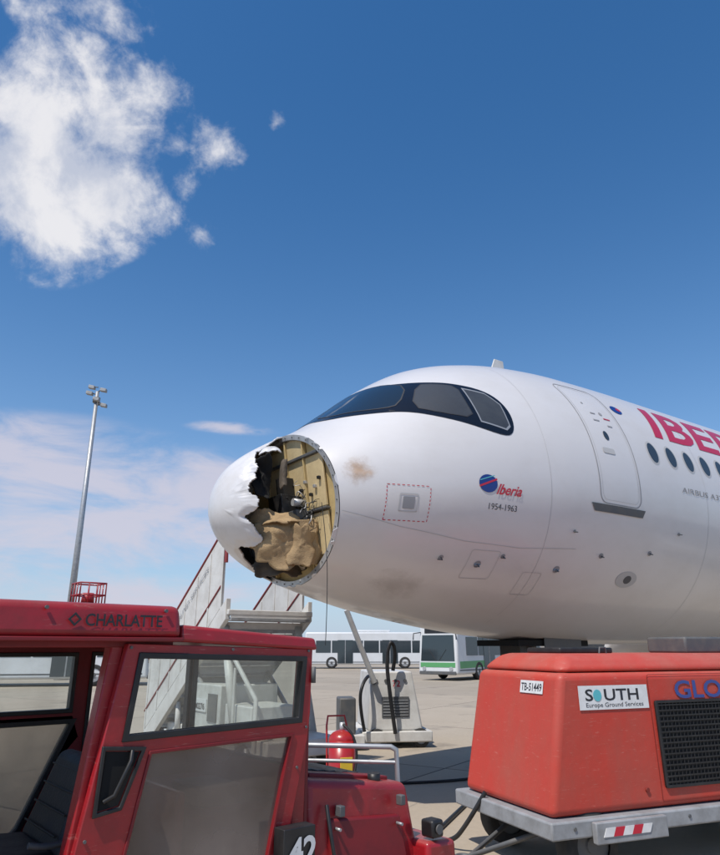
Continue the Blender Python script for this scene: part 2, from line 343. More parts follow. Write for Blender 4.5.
def fus_shell():
    bm=bmesh.new(); NP=192
    ts=[i/90 for i in range(91)]
    rings=[]
    for t in ts:
        rings.append([bm.verts.new(surf(ringx(2*math.pi*j/NP)*(1-t)+6.5*t,2*math.pi*j/NP)) for j in range(NP)])
    for x in [8+1.5*i for i in range(25)]:
        rings.append([bm.verts.new(surf(x,2*math.pi*j/NP)) for j in range(NP)])
    for a,b in zip(rings,rings[1:]):
        for j in range(NP): bm.faces.new((a[j],b[j],b[(j+1)%NP],a[(j+1)%NP]))
    bm.faces.new(rings[-1])
    bmesh.ops.recalc_face_normals(bm,faces=bm.faces)
    me=bpy.data.meshes.new('fuselage'); bm.to_mesh(me); bm.free(); addobj('fuselage',me,AC,M['white'],True)
fus_shell()
rj=random.Random(3)
jt=[rj.uniform(-1,1) for _ in range(400)]
def jag(ph):
    d=math.degrees(ph)
    def pl(step,off):
        q=d/step; i=int(math.floor(q)); f=q-i; return jt[(i+off)%400]*(1-f)+jt[(i+1+off)%400]*f
    return .048*pl(15,0)+.022*pl(6.5,100)+.007*pl(1.9,200)
xe=pchip([5,10,22,38,55,75,93,108,117,130,143,152,165,180,192,204],[.72,.50,.36,.29,.235,.22,.27,.235,.20,.28,.37,.33,.29,.34,.6,.95])
def radome():
    bm=bmesh.new(); NP=540; NX=150
    tip=bm.verts.new(surf(0,0)); rings=[]
    for i in range(1,NX+1):
        t=(i/NX)**1.6; row=[]
        for j in range(NP):
            ph=2*math.pi*j/NP; d=math.degrees(ph); x=t*ringx(ph); p=surf(x,ph)
            if 4<d<206:
                e=xe(d)+jag(ph); k=max(0,1-abs(e-x)/.14); nn_=nrm(x,ph)
                p-=nn_*k*k*(.020+.06*noise.noise(p*4.0))
                r1=1-abs(noise.noise(p*6.0+Vector((7,1,3))))*3
                p+=nn_*(.014*max(0,r1)*k+.006*noise.noise(p*14.0)*k)
            row.append(bm.verts.new(p))
        rings.append((t,row))
    def keep(t,j):
        ph=2*math.pi*(j+.5)/NP; d=math.degrees(ph)
        if not(5<d<204): return True
        return t*ringx(ph)<xe(d)+jag(ph)
    for j in range(NP): bm.faces.new((tip,rings[0][1][j],rings[0][1][(j+1)%NP]))
    for (ta,a),(tb,b) in zip(rings,rings[1:]):
        for j in range(NP):
            if keep((ta+tb)/2,j): bm.faces.new((a[j],b[j],b[(j+1)%NP],a[(j+1)%NP]))
    bmesh.ops.delete(bm,geom=[v for v in bm.verts if not v.link_faces],context='VERTS')
    bmesh.ops.recalc_face_normals(bm,faces=bm.faces)
    me=bpy.data.meshes.new('radome'); bm.to_mesh(me); bm.free(); o=addobj('radome',me,AC,M['radome'],True); me.materials.append(M['inner'])
    s=o.modifiers.new('s','SOLIDIFY'); s.thickness=.018; s.offset=-1; s.material_offset=1; s.material_offset_rim=0
radome()
def disc(name,off,scale,m,dish=0.0):
    bm=bmesh.new(); n=120; c=Vector((0,0,0)); P=[]
    for j in range(n):
        ph=2*math.pi*j/n; P.append(surf(ringx(ph),ph)); c+=P[-1]/n
    rows=[[bm.verts.new(c+(p-c)*scale*k+Vector((off+dish*(1-k*k),0,0))) for p in P] for k in (1,.8,.6,.4,.2)]
    for a,b in zip(rows,rows[1:]):
        for j in range(n): bm.faces.new((a[j],a[(j+1)%n],b[(j+1)%n],b[j]))
    bm.faces.new(rows[-1]); me=bpy.data.meshes.new(name); bm.to_mesh(me); bm.free(); addobj(name,me,AC,m,True); return c,P
RC,RP=disc('bulkhead',.07,.985,M['ochre'],.02)
def ringband(name,s0,o0,s1,o1,m):
    bm=bmesh.new(); n=len(RP); A=[];B=[]
    for p in RP: A.append(bm.verts.new(RC+(p-RC)*s0+Vector((o0,0,0)))); B.append(bm.verts.new(RC+(p-RC)*s1+Vector((o1,0,0))))
    for j in range(n): bm.faces.new((A[j],A[(j+1)%n],B[(j+1)%n],B[j]))
    me=bpy.data.meshes.new(name); bm.to_mesh(me); bm.free(); addobj(name,me,AC,m,True)
ringband('ring_frame_face',1.0,-.010,.93,-.004,M['metal'])
ringband('ring_frame_lip',.93,-.004,.925,.075,M['lgrey'])
for j in range(0,120,3):
    p=RC+(RP[j]-RC)*.965+Vector((-.007,0,0)); cyl(AC,'ring_bolt',p-Vector((.008,0,0)),p+Vector((.01,0,0)),.009,M['dgrey'],n=8)
for j in range(0,62,3):
    if rj.random()<.5: continue
    p=RP[j]; q=RP[min(119,j+1+rj.randint(0,2))]; d_=rj.uniform(.015,.05)
    mid=(p+q)/2+Vector((-d_,0,0))+(RC-p)*.02*rj.random()
    bm=bmesh.new(); vs=[bm.verts.new(c) for c in (p+Vector((-.002,0,0)),q+Vector((-.002,0,0)),mid+(q-p)*.2,mid-(q-p)*.2)]; bm.faces.new(vs)
    me=bpy.data.meshes.new('skin_shred'); bm.to_mesh(me); bm.free(); o=addobj('skin_shred',me,AC,M['radome']); s=o.modifiers.new('s','SOLIDIFY'); s.thickness=.006
def bk(y,z,x=.0): return (RC.x+x -.15*(z),y,RC.z+z)
def bbox(name,y0,y1,z0,z1,xf,xb,m,bv=.006):
    pts=[]
    for z in (z0,z1):
        pts+= [bk(y0,z,xf),bk(y0,z,xb),bk(y1,z,xb),bk(y1,z,xf)]
    return hexa(AC,name,pts,m,bv)
bbox('bulkhead_panel_a',-.86,-.50,-.10,.50,.035,.06,M['ochre2'])
bbox('bulkhead_panel_b',-.46,-.10,-.08,.78,.035,.06,M['ochre2'])
bbox('bulkhead_panel_c',-.86,-.50,-.62,-.16,.035,.06,M['ochre2'])
bbox('bulkhead_panel_d',-.06,.40,.10,.70,.035,.06,M['ochre2'])
for i,(y,wd) in enumerate(((-.48,.02),(-.08,.03),(.42,.03))): bbox('bulkhead_stiffener_%d'%i,y-wd/2,y+wd/2,-.8,.78,.01,.07,M['ochre'])
bbox('bulkhead_crossbeam',-.88,.8,-.14,-.115,.005,.07,M['dgrey'])
bbox('bulkhead_upper_strip',-.80,.3,.50,.535,.0,.07,M['dgrey'])
bbox('radar_mount',-.34,-.02,-.24,.08,-.24,.05,M['black'])
bbox('radar_gimbal',-.52,-.34,-.30,-.12,-.16,.04,M['dgrey'])
bbox('radar_box',-.20,-.03,.10,.32,-.12,.03,M['black'])
cyl(AC,'radar_motor',bk(-.42,-.02,-.14),bk(-.42,-.02,.03),.045,M['metal'])
for i in range(7):
    y=-.80+.10*i; z=.20-.08*(i%3); bbox('bracket_%d'%i,y,y+.04,z,z+.035,.0,.035,M['metal'] if i%2 else M['black'],.003)
for i in range(24):
    y=rj.uniform(-.74,-.05); z=rj.uniform(-.32,.20); pts=[bk(y,z,.03)]
    for k in range(4): y+=rj.uniform(-.09,.09); z+=rj.uniform(-.14,.07); pts.append(bk(y,z,-.03-.05*k*rj.random()))
    tube(AC,'torn_wire_%d'%i,pts,.003+.005*rj.random(),M['black'] if i%3 else M['metal'],2,True)
def sheet(name,c,n,up,ru,rv,m,seed,curve=.15,crum=.06,th=.014,jg=.22):
    c=Vector(c);n=Vector(n).normalized();u=Vector(up).cross(n).normalized();v=n.cross(u); rr=random.Random(seed)
    bm=bmesh.new(); NA=72;NR=14; jr=[1+rr.uniform(-jg,jg)*.9 for _ in range(18)]
    ctr=bm.verts.new(c+n*curve*0); rows=[]
    for k in range(1,NR+1):
        row=[]
        for j in range(NA):
            a=2*math.pi*j/NA; q=j/4; i0=int(q); f=q-i0; rad=(jr[i0%18]*(1-f)+jr[(i0+1)%18]*f)+rr.uniform(-.03,.03)*(k==NR)
            s=k/NR*rad; 
            ca=math.cos(a);sa=math.sin(a); e=max(abs(ca),abs(sa))**.5
            x=ru*s*ca/e; y=rv*s*sa/e; p=c+u*x+v*y
            p-=n*curve*(x*x/(ru*ru)); p+=n*crum*noise.noise(p*4.5+Vector((seed,0,0)))*2*(.3+k/NR)
            p+=n*crum*.25*abs(noise.noise(p*13+Vector((0,seed,0))))
            row.append(bm.verts.new(p))
        rows.append(row)
    for j in range(NA): bm.faces.new((ctr,rows[0][j],rows[0][(j+1)%NA]))
    for a,b in zip(rows,rows[1:]):
        for j in range(NA): bm.faces.new((a[j],b[j],b[(j+1)%NA],a[(j+1)%NA]))
    me=bpy.data.meshes.new(name); bm.to_mesh(me); bm.free(); o=addobj(name,me,AC,m,True)
    s=o.modifiers.new('s','SOLIDIFY'); s.thickness=th
sheet('torn_core_sheet',(.62,-.55,ZC-1.02),(-.42,-.88,-.12),(0,.1,1),.38,.27,M['tan'],11,.12,.05)
sheet('torn_core_flap',(.52,-.42,ZC-.74),(-.5,-.70,.5),(.25,.1,1),.30,.12,M['tan'],5,.06,.05)
sheet('torn_core_tongue',(.76,-.66,ZC-1.06),(-.5,-.85,.1),(.2,.0,1),.15,.22,M['tan'],15,.08,.04)
sheet('torn_ply',(.72,-.30,ZC-1.22),(-.3,-.8,.4),(0,0,1),.30,.14,M['inner'],8,.1,.06)
sheet('torn_skin_upper',(.50,-.33,ZC+.04),(-.55,-.5,.65),(0,0,1),.14,.05,M['radome'],21,.05,.05,.012)
sheet('torn_ply_gap_shade',(.42,-.36,ZC-.26),(-.4,-.85,.1),(0,0,1),.12,.24,M['void'],31,.05,.08)  # torn ply in cavity black, standing in for the shaded gap behind the skin
sheet('torn_ply_hanging',(.54,-.62,ZC-.26),(-.6,-.8,.0),(0,0,1),.05,.17,M['inner'],41,.04,.06,.010)
tube(AC,'hanging_wire',[(.88,-.9,ZC-.6),(.90,-1.0,ZC-1.1),(.93,-.97,ZC-1.7),(.92,-.96,ZC-2.1)],.004,M['black'],2,True)
# --- decals on the skin
def s_phi(x,ph,off): return surf(x,ph)+nrm(x,ph)*off
def s_xz(x,z,off,side=1):
    s=math.sqrt(max(x,0)); z0=zcf(x); r=(top(s)-z0) if z>=z0 else (z0-bot(s))
    cc=max(-1,min(1,(z-z0)/r)); ph=math.acos(cc)*side; return s_phi(x,ph,off)
def conform(bm,step,fn,name,m,vstep=None):
    vs=[v.co for v in bm.verts]
    x0=min(v.x for v in vs);x1=max(v.x for v in vs);y0=min(v.y for v in vs);y1=max(v.y for v in vs); vstep=vstep or step
    k=math.floor(x0/step)+1
    while k*step<x1:
        bmesh.ops.bisect_plane(bm,geom=list(bm.verts)+list(bm.edges)+list(bm.faces),plane_co=(k*step,0,0),plane_no=(1,0,0)); k+=1
    k=math.floor(y0/vstep)+1
    while k*vstep<y1:
        bmesh.ops.bisect_plane(bm,geom=list(bm.verts)+list(bm.edges)+list(bm.faces),plane_co=(0,k*vstep,0),plane_no=(0,1,0)); k+=1
    for v in bm.verts: v.co=fn(v.co.x,v.co.y)
    bmesh.ops.recalc_face_normals(bm,faces=bm.faces)
    me=bpy.data.meshes.new(name); bm.to_mesh(me); bm.free(); return addobj(name,me,AC,m,True)
def poly_decal(name,loops,fn,m,step=.06,vstep=None):
    bm=bmesh.new(); flat=[p for l in loops for p in l]
    tris=tessellate_polygon([[Vector((a,b,0)) for a,b in l] for l in loops]); v=[bm.verts.new((a,b,0)) for a,b in flat]
    for t in tris:
        try: bm.faces.new([v[i] for i in t])
        except: pass
    return conform(bm,step,fn,name,m,vstep)
def text_decal(name,s,x,z,size,m,shear=0,bold=0,off=.005,fit=None,side=1,step=.08):
    me=textmesh(s,size,shear,bold); bm=bmesh.new(); bm.from_mesh(me)
    k=1
    if fit: k=fit/max(v.co.x for v in bm.verts)
    for v in bm.verts: v.co=Vector((x+v.co.x*k if side==1 else x-v.co.x*k,z+v.co.y,0))
    return conform(bm,step,lambda a,b:s_xz(a,b,off,side),name,m)
def rrect(x0,y0,x1,y1,r,n=6):
    P=[]
    for cx,cy,a0 in ((x1-r,y1-r,0),(x0+r,y1-r,90),(x0+r,y0+r,180),(x1-r,y0+r,270)):
        for i in range(n+1): a=R(a0+90*i/n); P.append((cx+r*math.cos(a),cy+r*math.sin(a)))
    return P
def ell(cx,cy,rx,ry,n=28): return [(cx+rx*math.cos(2*math.pi*i/n),cy+ry*math.sin(2*math.pi*i/n)) for i in range(n)]
def fxz(off,side=1): return lambda a,b:s_xz(a,b,off,side)
def fph(off): return lambda a,b:s_phi(a,R(b),off)
def frame(name,x0,y0,x1,y1,r,wd,m,off=.004,side=1): poly_decal(name,[rrect(x0,y0,x1,y1,r),rrect(x0+wd,y0+wd,x1-wd,y1-wd,max(r-wd,.005))],fxz(off,side),m,.1)
def line(name,pts,wd,m,off=.004,side=1,fn=None):
    L=[];Rr=[]
    for i,(a,b) in enumerate(pts):
        p=pts[max(0,i-1)];q=pts[min(len(pts)-1,i+1)]; dx=q[0]-p[0];dy=q[1]-p[1];l=math.hypot(dx,dy)
        L.append((a-dy/l*wd/2,b+dx/l*wd/2));Rr.append((a+dy/l*wd/2,b-dx/l*wd/2))
    return poly_decal(name,[L+Rr[::-1]],fn or fxz(off,side),m,.1)
def chaik(P,n=2):
    for _ in range(n):
        Q=[]
        for i in range(len(P)):
            a=P[i];b=P[(i+1)%len(P)]; Q+=[(a[0]*.75+b[0]*.25,a[1]*.75+b[1]*.25),(a[0]*.25+b[0]*.75,a[1]*.25+b[1]*.75)]
        P=Q
    return P
half=[(1.17,0),(1.14,20),(1.36,36),(1.62,46),(2.08,60),(2.55,69),(2.95,74.5),(3.10,73),(3.16,66),(3.10,58),(2.95,51.5),(2.6,44),(2.3,37),(2.06,28),(1.93,18),(1.86,8),(1.84,0)]
mk=half+[(x,-p) for x,p in half[1:-1]][::-1]
poly_decal('cockpit_mask',[chaik(mk,2)],fph(.005),M['mask'],.06,4)
panes=[[(1.24,4),(1.23,20),(1.44,34),(1.66,43.5),(1.82,46),(2.10,34),(2.0,23),(1.87,10),(1.84,4)],
 [(2.19,36),(2.42,41.5),(2.62,46.5),(2.585,56),(2.60,66),(2.2,60),(1.90,51)],
 [(2.66,48),(2.93,53),(3.07,60),(3.07,70.5),(3.00,72),(2.66,67.5),(2.65,58)]]
for sgn in (1,-1):
    for i,P in enumerate(panes):
        P=[(a,b*sgn) for a,b in P]; cx=sum(a for a,b in P)/len(P); cy=sum(b for a,b in P)/len(P)
        k=.92 if i==2 else .96
        Q=[(cx+(a-cx)*k,cy+(b-cy)*k) for a,b in P]
        if i<2: P=chaik(P,1);Q=chaik(Q,1)
        poly_decal('window_frame',[P,Q],fph(.008),M['cframe'] if i==2 else M['fseam'],.06,4)
        poly_decal('window_glass',[Q],fph(.0075),M['cglass'] if i==0 else M['cgrey'],.06,4)
for sd in (1,-1):
    frame('cabin_door_outline',4.42,-.36,5.28,1.50,.13,.014,M['seam'],.004,sd)
    frame('cabin_door_inner_seam',4.47,-.31,5.23,1.45,.10,.005,M['lseam'],.004,sd)
    poly_decal('door_sill',[[(4.25,-.37),(5.36,-.37),(5.30,-.47),(4.31,-.47)]],fxz(.012,sd),M['dgrey'],.1)
    poly_decal('door_window',[ell(4.80,.62,.05,.07)],fxz(.006,sd),M['winglass'],.1)
    poly_decal('door_handle',[rrect(4.62,.34,4.86,.42,.03)],fxz(.006,sd),M['lseam'],.1)
    for (a,b,c) in ((4.72,.98,.10),(4.95,.92,.14),(4.70,.86,.12),(4.95,.80,.10)): line('door_placard',[(a,b),(a+c,b)],.018,M['redtxt'] if c>.12 else M['seam'],.006,sd)
    for i in range(32):
        xx=5.80+.455*i
        poly_decal('cabin_window_surround',[ell(xx,.53,.135,.185)],fxz(.003,sd),M['lseam'],.2)
        poly_decal('cabin_window',[ell(xx,.53,.105,.155)],fxz(.006,sd),M['winglass'],.2)
    for xx in (3.55,6.95): line('skin_joint',[(xx,-1.9),(xx,1.85)],.005,M['lseam'],.003,sd)
text_decal('airline_title','IBERIA',6.02,.86,.88,M['redtxt'],.28,.018,.006,4.2)
text_decal('aircraft_type_text','AIRBUS A321XLR',6.30,.00,.12,M['seam'],.1,0,.005,1.6)
text_decal('name_script','Iberia',2.70,-.43,.17,M['redtxt'],.5,.003,.007,.38)
text_decal('name_years','1954-1963',2.60,-.61,.10,M['dseam'],0,0,.005,.42)
poly_decal('globe_logo',[ell(2.60,-.32,.125,.105)],fxz(.005),M['blue'],.05)
line('globe_band',[(2.48,-.36),(2.6,-.31),(2.72,-.26)],.022,M['redtxt'],.007)
line('globe_band2',[(2.49,-.29),(2.6,-.25),(2.69,-.22)],.010,M['teal'],.007)
alx=5.50
poly_decal('alliance_logo',[ell(alx,1.20,.12,.075)],fxz(.005),M['blue'],.05)
poly_decal('alliance_dot',[ell(alx+.06,1.215,.05,.03)],fxz(.007),M['redtxt'],.05)
x0,x1,z0,z1=1.40,1.88,-.80,-.42
for i in range(9):
    a=x0+(x1-x0)*i/9; line('port_dash',[(a,z0),(a+.03,z0)],.008,M['redtxt']); line('port_dash',[(a,z1),(a+.03,z1)],.008,M['redtxt'])
    b=z0+(z1-z0)*i/9; line('port_dash',[(x0,b),(x0,b+.024)],.008,M['redtxt']); line('port_dash',[(x1,b),(x1,b+.024)],.008,M['redtxt'])
frame('static_port_frame',1.54,-.71,1.75,-.51,.02,.014,M['lseam']); poly_decal('static_port',[rrect(1.58,-.675,1.71,-.545,.01)],fxz(.005),M['seam'],.1)
line('skin_seam',[(.98,-.72),(1.6,-.86),(2.4,-.97),(3.2,-1.0),(4.1,-.95)],.006,M['lseam'])
for (a,b,c,d) in ((2.55,-1.35,2.95,-1.05),(3.4,-1.5,3.7,-1.25)): frame('service_panel',a,b,c,d,.03,.005,M['lseam'])
for (a,b,r_) in ((2.7,-1.2,.045),(3.0,-1.1,.03),(4.0,-.75,.025),(4.6,-1.0,.04),(3.9,-1.2,.05),(2.2,-1.15,.03),(5.6,-.9,.04),(6.2,-.6,.03),(4.95,1.0,.035),(4.7,1.15,.02)):
    poly_decal('probe_base',[ell(a,b,r_,r_*.8,16)],fxz(.004),M['seam'],.2)
    p=s_xz(a,b,.0); q=s_xz(a,b,.05)
    if b<-.5: tube(AC,'probe',[p,q,q+Vector((-.07,0,0))],.007,M['dgrey'],2)
poly_decal('outflow_panel',[ell(5.3,-1.25,.22,.10)],fxz(.004),M['lseam'],.1); poly_decal('outflow_port',[ell(5.32,-1.25,.08,.05)],fxz(.006),M['dseam'],.1)
c1=s_xz(1.13,-.27,0); poly_decal('skin_stain',[ell(1.20,-.30,.26,.34)],fxz(.0035),softstain('stain_brown',(.46,.28,.15),tuple(c1),.30,.50,9),.06)
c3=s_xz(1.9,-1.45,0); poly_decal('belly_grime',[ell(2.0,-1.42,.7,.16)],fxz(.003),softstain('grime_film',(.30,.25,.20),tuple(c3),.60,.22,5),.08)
hexa(AC,'vhf_antenna',[(4.55,-.02,ZC+2.0),(4.95,-.02,ZC+2.0),(4.95,.02,ZC+2.0),(4.55,.02,ZC+2.0),(4.72,-.01,ZC+2.40),(4.92,-.01,ZC+2.40),(4.92,.01,ZC+2.40),(4.72,.01,ZC+2.40)],M['wpaint'],.005)
cyl(AC,'nose_gear_strut',(5.0,0,ZC-1.9),(4.9,0,.42),.085,M['lgrey']); cyl(AC,'nose_gear_piston',(4.93,0,1.0),(4.9,0,.38),.06,M['metal'])
cyl(AC,'nose_gear_drag',(5.9,0,ZC-1.95),(4.95,0,1.1),.05,M['lgrey']); cyl(AC,'nose_axle',(4.9,-.3,.38),(4.9,.3,.38),.05,M['metal'])
for y in (-.25,.25): wheel(AC,'nose_wheel',(4.9,y,.38),.38,.2)
for y in (-.42,.42): hexa(AC,'nose_gear_door',[(4.9,y,1.45),(5.7,y,1.45),(5.7,y*1.04,1.45),(4.9,y*1.04,1.45),(4.9,y,ZC-1.97),(5.7,y,ZC-1.97),(5.7,y*1.04,ZC-1.97),(4.9,y*1.04,ZC-1.97)],M['dgrey'],.005)
box(AC,'nose_gear_bay',(4.4,-.4,ZC-2.10),(5.9,.4,ZC-2.02),M['void'],.0)
for y in (-.12,.12): cyl(AC,'taxi_light',(4.80,y,1.45),(4.72,y,1.45),.09,M['metal'])
for sg in (1,-1):
    def W(x,y,z): return (x,y*sg,z)
    hexa(AC,'wing',[W(15,1.6,ZC-1.35),W(21.5,1.6,ZC-1.35),W(24.2,17,ZC+.15),W(22.6,17,ZC+.15),W(15.2,1.6,ZC-.75),W(21.4,1.6,ZC-1.15),W(24.1,17,ZC+.32),W(22.7,17,ZC+.35)],M['white'],.05)
    c0=Vector((13.4,5.75*sg,2.15)); prof=[(0,1.05),(.1,1.17),(.6,1.26),(1.6,1.22),(3.0,.95),(3.4,.8)]
    bm=bmesh.new(); rs=[[bm.verts.new(c0+Vector((a,r_*math.cos(2*math.pi*j/40),r_*math.sin(2*math.pi*j/40)))) for j in range(40)] for a,r_ in [(1.2,.95),(.3,.98)]+prof]
    for a,b in zip(rs,rs[1:]):
        for j in range(40): bm.faces.new((a[j],b[j],b[(j+1)%40],a[(j+1)%40]))
    me=bpy.data.meshes.new('engine'); bm.to_mesh(me); bm.free(); addobj('engine',me,AC,M['white'],True)
    cyl(AC,'engine_fan',(14.5,5.75*sg,2.15),(14.6,5.75*sg,2.15),.96,M['dgrey'],n=32); cyl(AC,'engine_spinner',(14.5,5.75*sg,2.15),(13.9,5.75*sg,2.15),.3,M['black'],.03)
    cyl(AC,'engine_core',(16.4,5.75*sg,2.15),(17.6,5.75*sg,2.2),.6,M['metal'],.35)
    box(AC,'engine_pylon',(14.6,5.65*sg if sg>0 else 5.85*sg,3.1),(18.2,5.85*sg if sg>0 else 5.65*sg,3.35),M['white'],.02)
    cyl(AC,'main_gear_strut',(19.8,3.8*sg,2.4),(19.8,3.8*sg,.6),.14,M['lgrey'])
    for dy in (-.4,.4): wheel(AC,'main_wheel',(19.8,3.8*sg+dy,.58),.58,.4)
    hexa(AC,'tailplane',[W(38.5,.4,ZC+1.3),W(42.5,.4,ZC+1.3),W(44.0,6.2,ZC+1.8),W(42.5,6.2,ZC+1.8),W(38.7,.4,ZC+1.6),W(42.4,.4,ZC+1.5),W(43.9,6.2,ZC+1.9),W(42.6,6.2,ZC+1.9)],M['white'],.03)
hexa(AC,'tail_fin',[(35,-.18,ZC+1.9),(41.8,-.15,ZC+1.8),(41.8,.15,ZC+1.8),(35,.18,ZC+1.9),(41.5,-.08,ZC+8),(43.8,-.06,ZC+8),(43.8,.06,ZC+8),(41.5,.08,ZC+8)],M['redtxt'],.03)
# ---------------------------------------------------------------- baggage tug
TG=root('baggage_tractor',(-.904,2.80,0),40)
red=M['tugred']
def side(y): return lambda a,b:(a,y,b)
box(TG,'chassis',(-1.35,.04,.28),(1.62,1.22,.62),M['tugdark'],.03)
box(TG,'floor',(-1.25,.06,.60),(.90,1.20,.66),M['black'],.01)
for x,y in ((-.95,.12),(-.95,1.14),(1.15,.12),(1.15,1.14)): wheel(TG,'wheel',(x,y,.30),.30,.2)
hexa(TG,'roof',[(-1.35,-.05,1.735),(.20,-.05,1.735),(.20,1.30,1.735),(-1.35,1.30,1.735),(-1.35,-.03,1.868),(.19,-.03,1.862),(.19,1.28,1.862),(-1.35,1.28,1.868)],red,.028,3)
hexa(TG,'roof_step',[(.205,-.03,1.722),(.90,-.03,1.688),(.90,1.28,1.688),(.205,1.28,1.722),(.205,-.02,1.79),(.89,-.02,1.742),(.89,1.27,1.742),(.205,1.27,1.79)],red,.014,3)
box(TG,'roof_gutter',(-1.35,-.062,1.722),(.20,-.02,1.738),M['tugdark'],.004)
text(TG,'maker_name','CHARLATTE',(-.20,-.0525,1.778),(1,0,0),(0,.02,1),.062,M['txtblk'],0,.0012,1.0,.305)
plate(TG,'maker_emblem',[(-.262,1.800),(-.237,1.775),(-.212,1.800),(-.237,1.825)],[[(-.252,1.800),(-.237,1.785),(-.222,1.800),(-.237,1.815)]],side(-.0505),(0,-.003,0),M['txtblk'])
for x in (-.34,.12): cyl(TG,'roof_bolt',(x,-.052,1.84),(x,-.04,1.84),.007,M['dgrey'],n=8)
bx,by=-.06,.36
cyl(TG,'beacon_base',(bx,by,1.86),(bx,by,1.88),.035,M['black']); cyl(TG,'beacon',(bx,by,1.88),(bx,by,1.925),.028,M['exred'],.024)
for a in (-.055,-.018,.018,.055):
    for b in (-.055,.055): cyl(TG,'cage_bar',(bx+a,by+b,1.86),(bx+a,by+b,1.965),.003,red,n=8); cyl(TG,'cage_bar_side',(bx+b,by+a,1.86),(bx+b,by+a,1.965),.003,red,n=8)
for z in (1.915,1.965): tube(TG,'cage_ring',[(bx-.055,by-.055,z),(bx+.055,by-.055,z),(bx+.055,by+.055,z),(bx-.055,by+.055,z)],.0035,red,2,False,True)
outer=[(-.015,1.715),(.875,1.692),(.868,1.42),(.855,1.31),(.75,.86),(.68,.42),(-.20,.42),(-.17,.80),(-.10,1.20)]
up=[(.040,1.676),(.835,1.655),(.815,1.385),(.005,1.368)]
lo=[(.115,1.320),(.775,1.335),(.675,.90),(.60,.52),(-.02,.52),(.02,.85)]
plate(TG,'door',outer,[up,lo],side(-.02),(0,.035,0),red,.004)
def inset(P,d):
    cx=sum(a for a,b in P)/len(P); cy=sum(b for a,b in P)/len(P); Q=[]
    n=len(P)
    for i in range(n):
        p=Vector(P[i-1]);q=Vector(P[i]);r_=Vector(P[(i+1)%n]); e1=(q-p).normalized();e2=(r_-q).normalized()
        n1=Vector((-e1.y,e1.x));n2=Vector((-e2.y,e2.x)); c=Vector((cx,cy))
        if n1.dot(c-q)<0:n1=-n1
        if n2.dot(c-q)<0:n2=-n2
        b=(n1+n2); b=b/ max(.4,b.dot(n1)); Q.append(tuple(q+b*d))
    return Q
plate(TG,'window_rubber',inset(up,-.006),[inset(up,.017)],side(-.028),(0,.05,0),M['black'],.003)
plate(TG,'lower_rubber',inset(lo,-.004),[inset(lo,.008)],side(-.026),(0,.04,0),M['tugdark'],.002)
plate(TG,'door_glass',inset(up,.012),[],side(-.006),(0,.004,0),M['glass'])
plate(TG,'door_lower_pane',inset(lo,.004),[],side(-.004),(0,.004,0),M['dirt_reflection_glass'])
hp=[(-.075,1.355),(.095,1.340),(.02,1.135),(-.085,1.12)]
plate(TG,'door_handle_recess',inset(hp,.018),[],side(-.021),(0,-.004,0),M['void'])
plate(TG,'door_handle_trim',hp,[inset(hp,.014)],side(-.022),(0,-.012,0),M['black'],.003)
tube(TG,'door_handle',[(-.05,-.03,1.17),(-.02,-.05,1.19),(.03,-.05,1.30),(.04,-.03,1.33)],.008,M['black'],2)
for z in (1.58,.75): cyl(TG,'door_hinge',(.875 if z>1 else .75,-.03,z-.035),(.875 if z>1 else .75,-.03,z+.035),.011,M['dgrey'],n=10)
for (a,b) in ((.0,1.70),(.45,1.692),(.85,1.685),(-.10,1.05),(.80,1.20),(.845,1.36)): cyl(TG,'door_bolt',(a,-.026,b),(a,-.016,b),.006,M['dgrey'],n=8)
hexa(TG,'cab_pillar_mid',[(-.19,.02,.62),(-.12,.02,.62),(-.12,.09,.62),(-.19,.09,.62),(-.06,.02,1.735),(-.01,.02,1.735),(-.01,.09,1.735),(-.06,.09,1.735)],red,.006)
hexa(TG,'cab_pillar_front',[(.78,.02,.62),(.87,.02,.62),(.87,.07,.62),(.78,.07,.62),(.845,.02,1.70),(.885,.02,1.69),(.885,.07,1.69),(.845,.07,1.70)],red,.006)
box(TG,'cab_pillar_rear',(-1.30,.02,.62),(-1.22,.09,1.735),red,.006)
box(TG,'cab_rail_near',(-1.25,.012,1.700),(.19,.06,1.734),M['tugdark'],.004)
fo=[(-1.30,.60),(.90,.60),(.90,1.70),(.20,1.735),(-1.30,1.735)]
f1=[(-1.2,1.665),(.20,1.665),(.20,1.385),(-1.2,1.385)]; f2=[(.29,1.668),(.87,1.65),(.87,1.18),(.29,1.18)]; f3=[(-1.2,1.335),(.22,1.335),(.02,.86),(-.1,.74),(-1.2,.74)]
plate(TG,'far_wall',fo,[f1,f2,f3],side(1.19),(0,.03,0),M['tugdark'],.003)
for i,f in enumerate((f1,f2)): plate(TG,'far_rubber_%d'%i,inset(f,-.010),[inset(f,.010)],side(1.18),(0,.05,0),M['black'],.003)
plate(TG,'far_glass',inset(f1,.01),[],side(1.20),(0,.004,0),M['glass'])
plate(TG,'far_lower_pane',inset(f3,.004),[],side(1.20),(0,.004,0),M['paleglass'])
plate(TG,'far_lower_rubber',inset(f3,-.012),[inset(f3,.012)],side(1.18),(0,.05,0),M['black'],.003)
wo=[(.03,.62),(1.18,.62),(1.18,1.70),(.03,1.70)]; wi=[(.06,1.18),(1.165,1.18),(1.165,1.668),(.06,1.668)]
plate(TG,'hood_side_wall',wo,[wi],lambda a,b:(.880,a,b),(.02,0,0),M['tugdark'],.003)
plate(TG,'hood_side_glass',inset(wi,-.004),[],lambda a,b:(.890,a,b),(.003,0,0),M['glass'])
plate(TG,'hood_side_rubber',inset(wi,-.006),[inset(wi,.006)],lambda a,b:(.875,a,b),(.03,0,0),M['black'],.002)
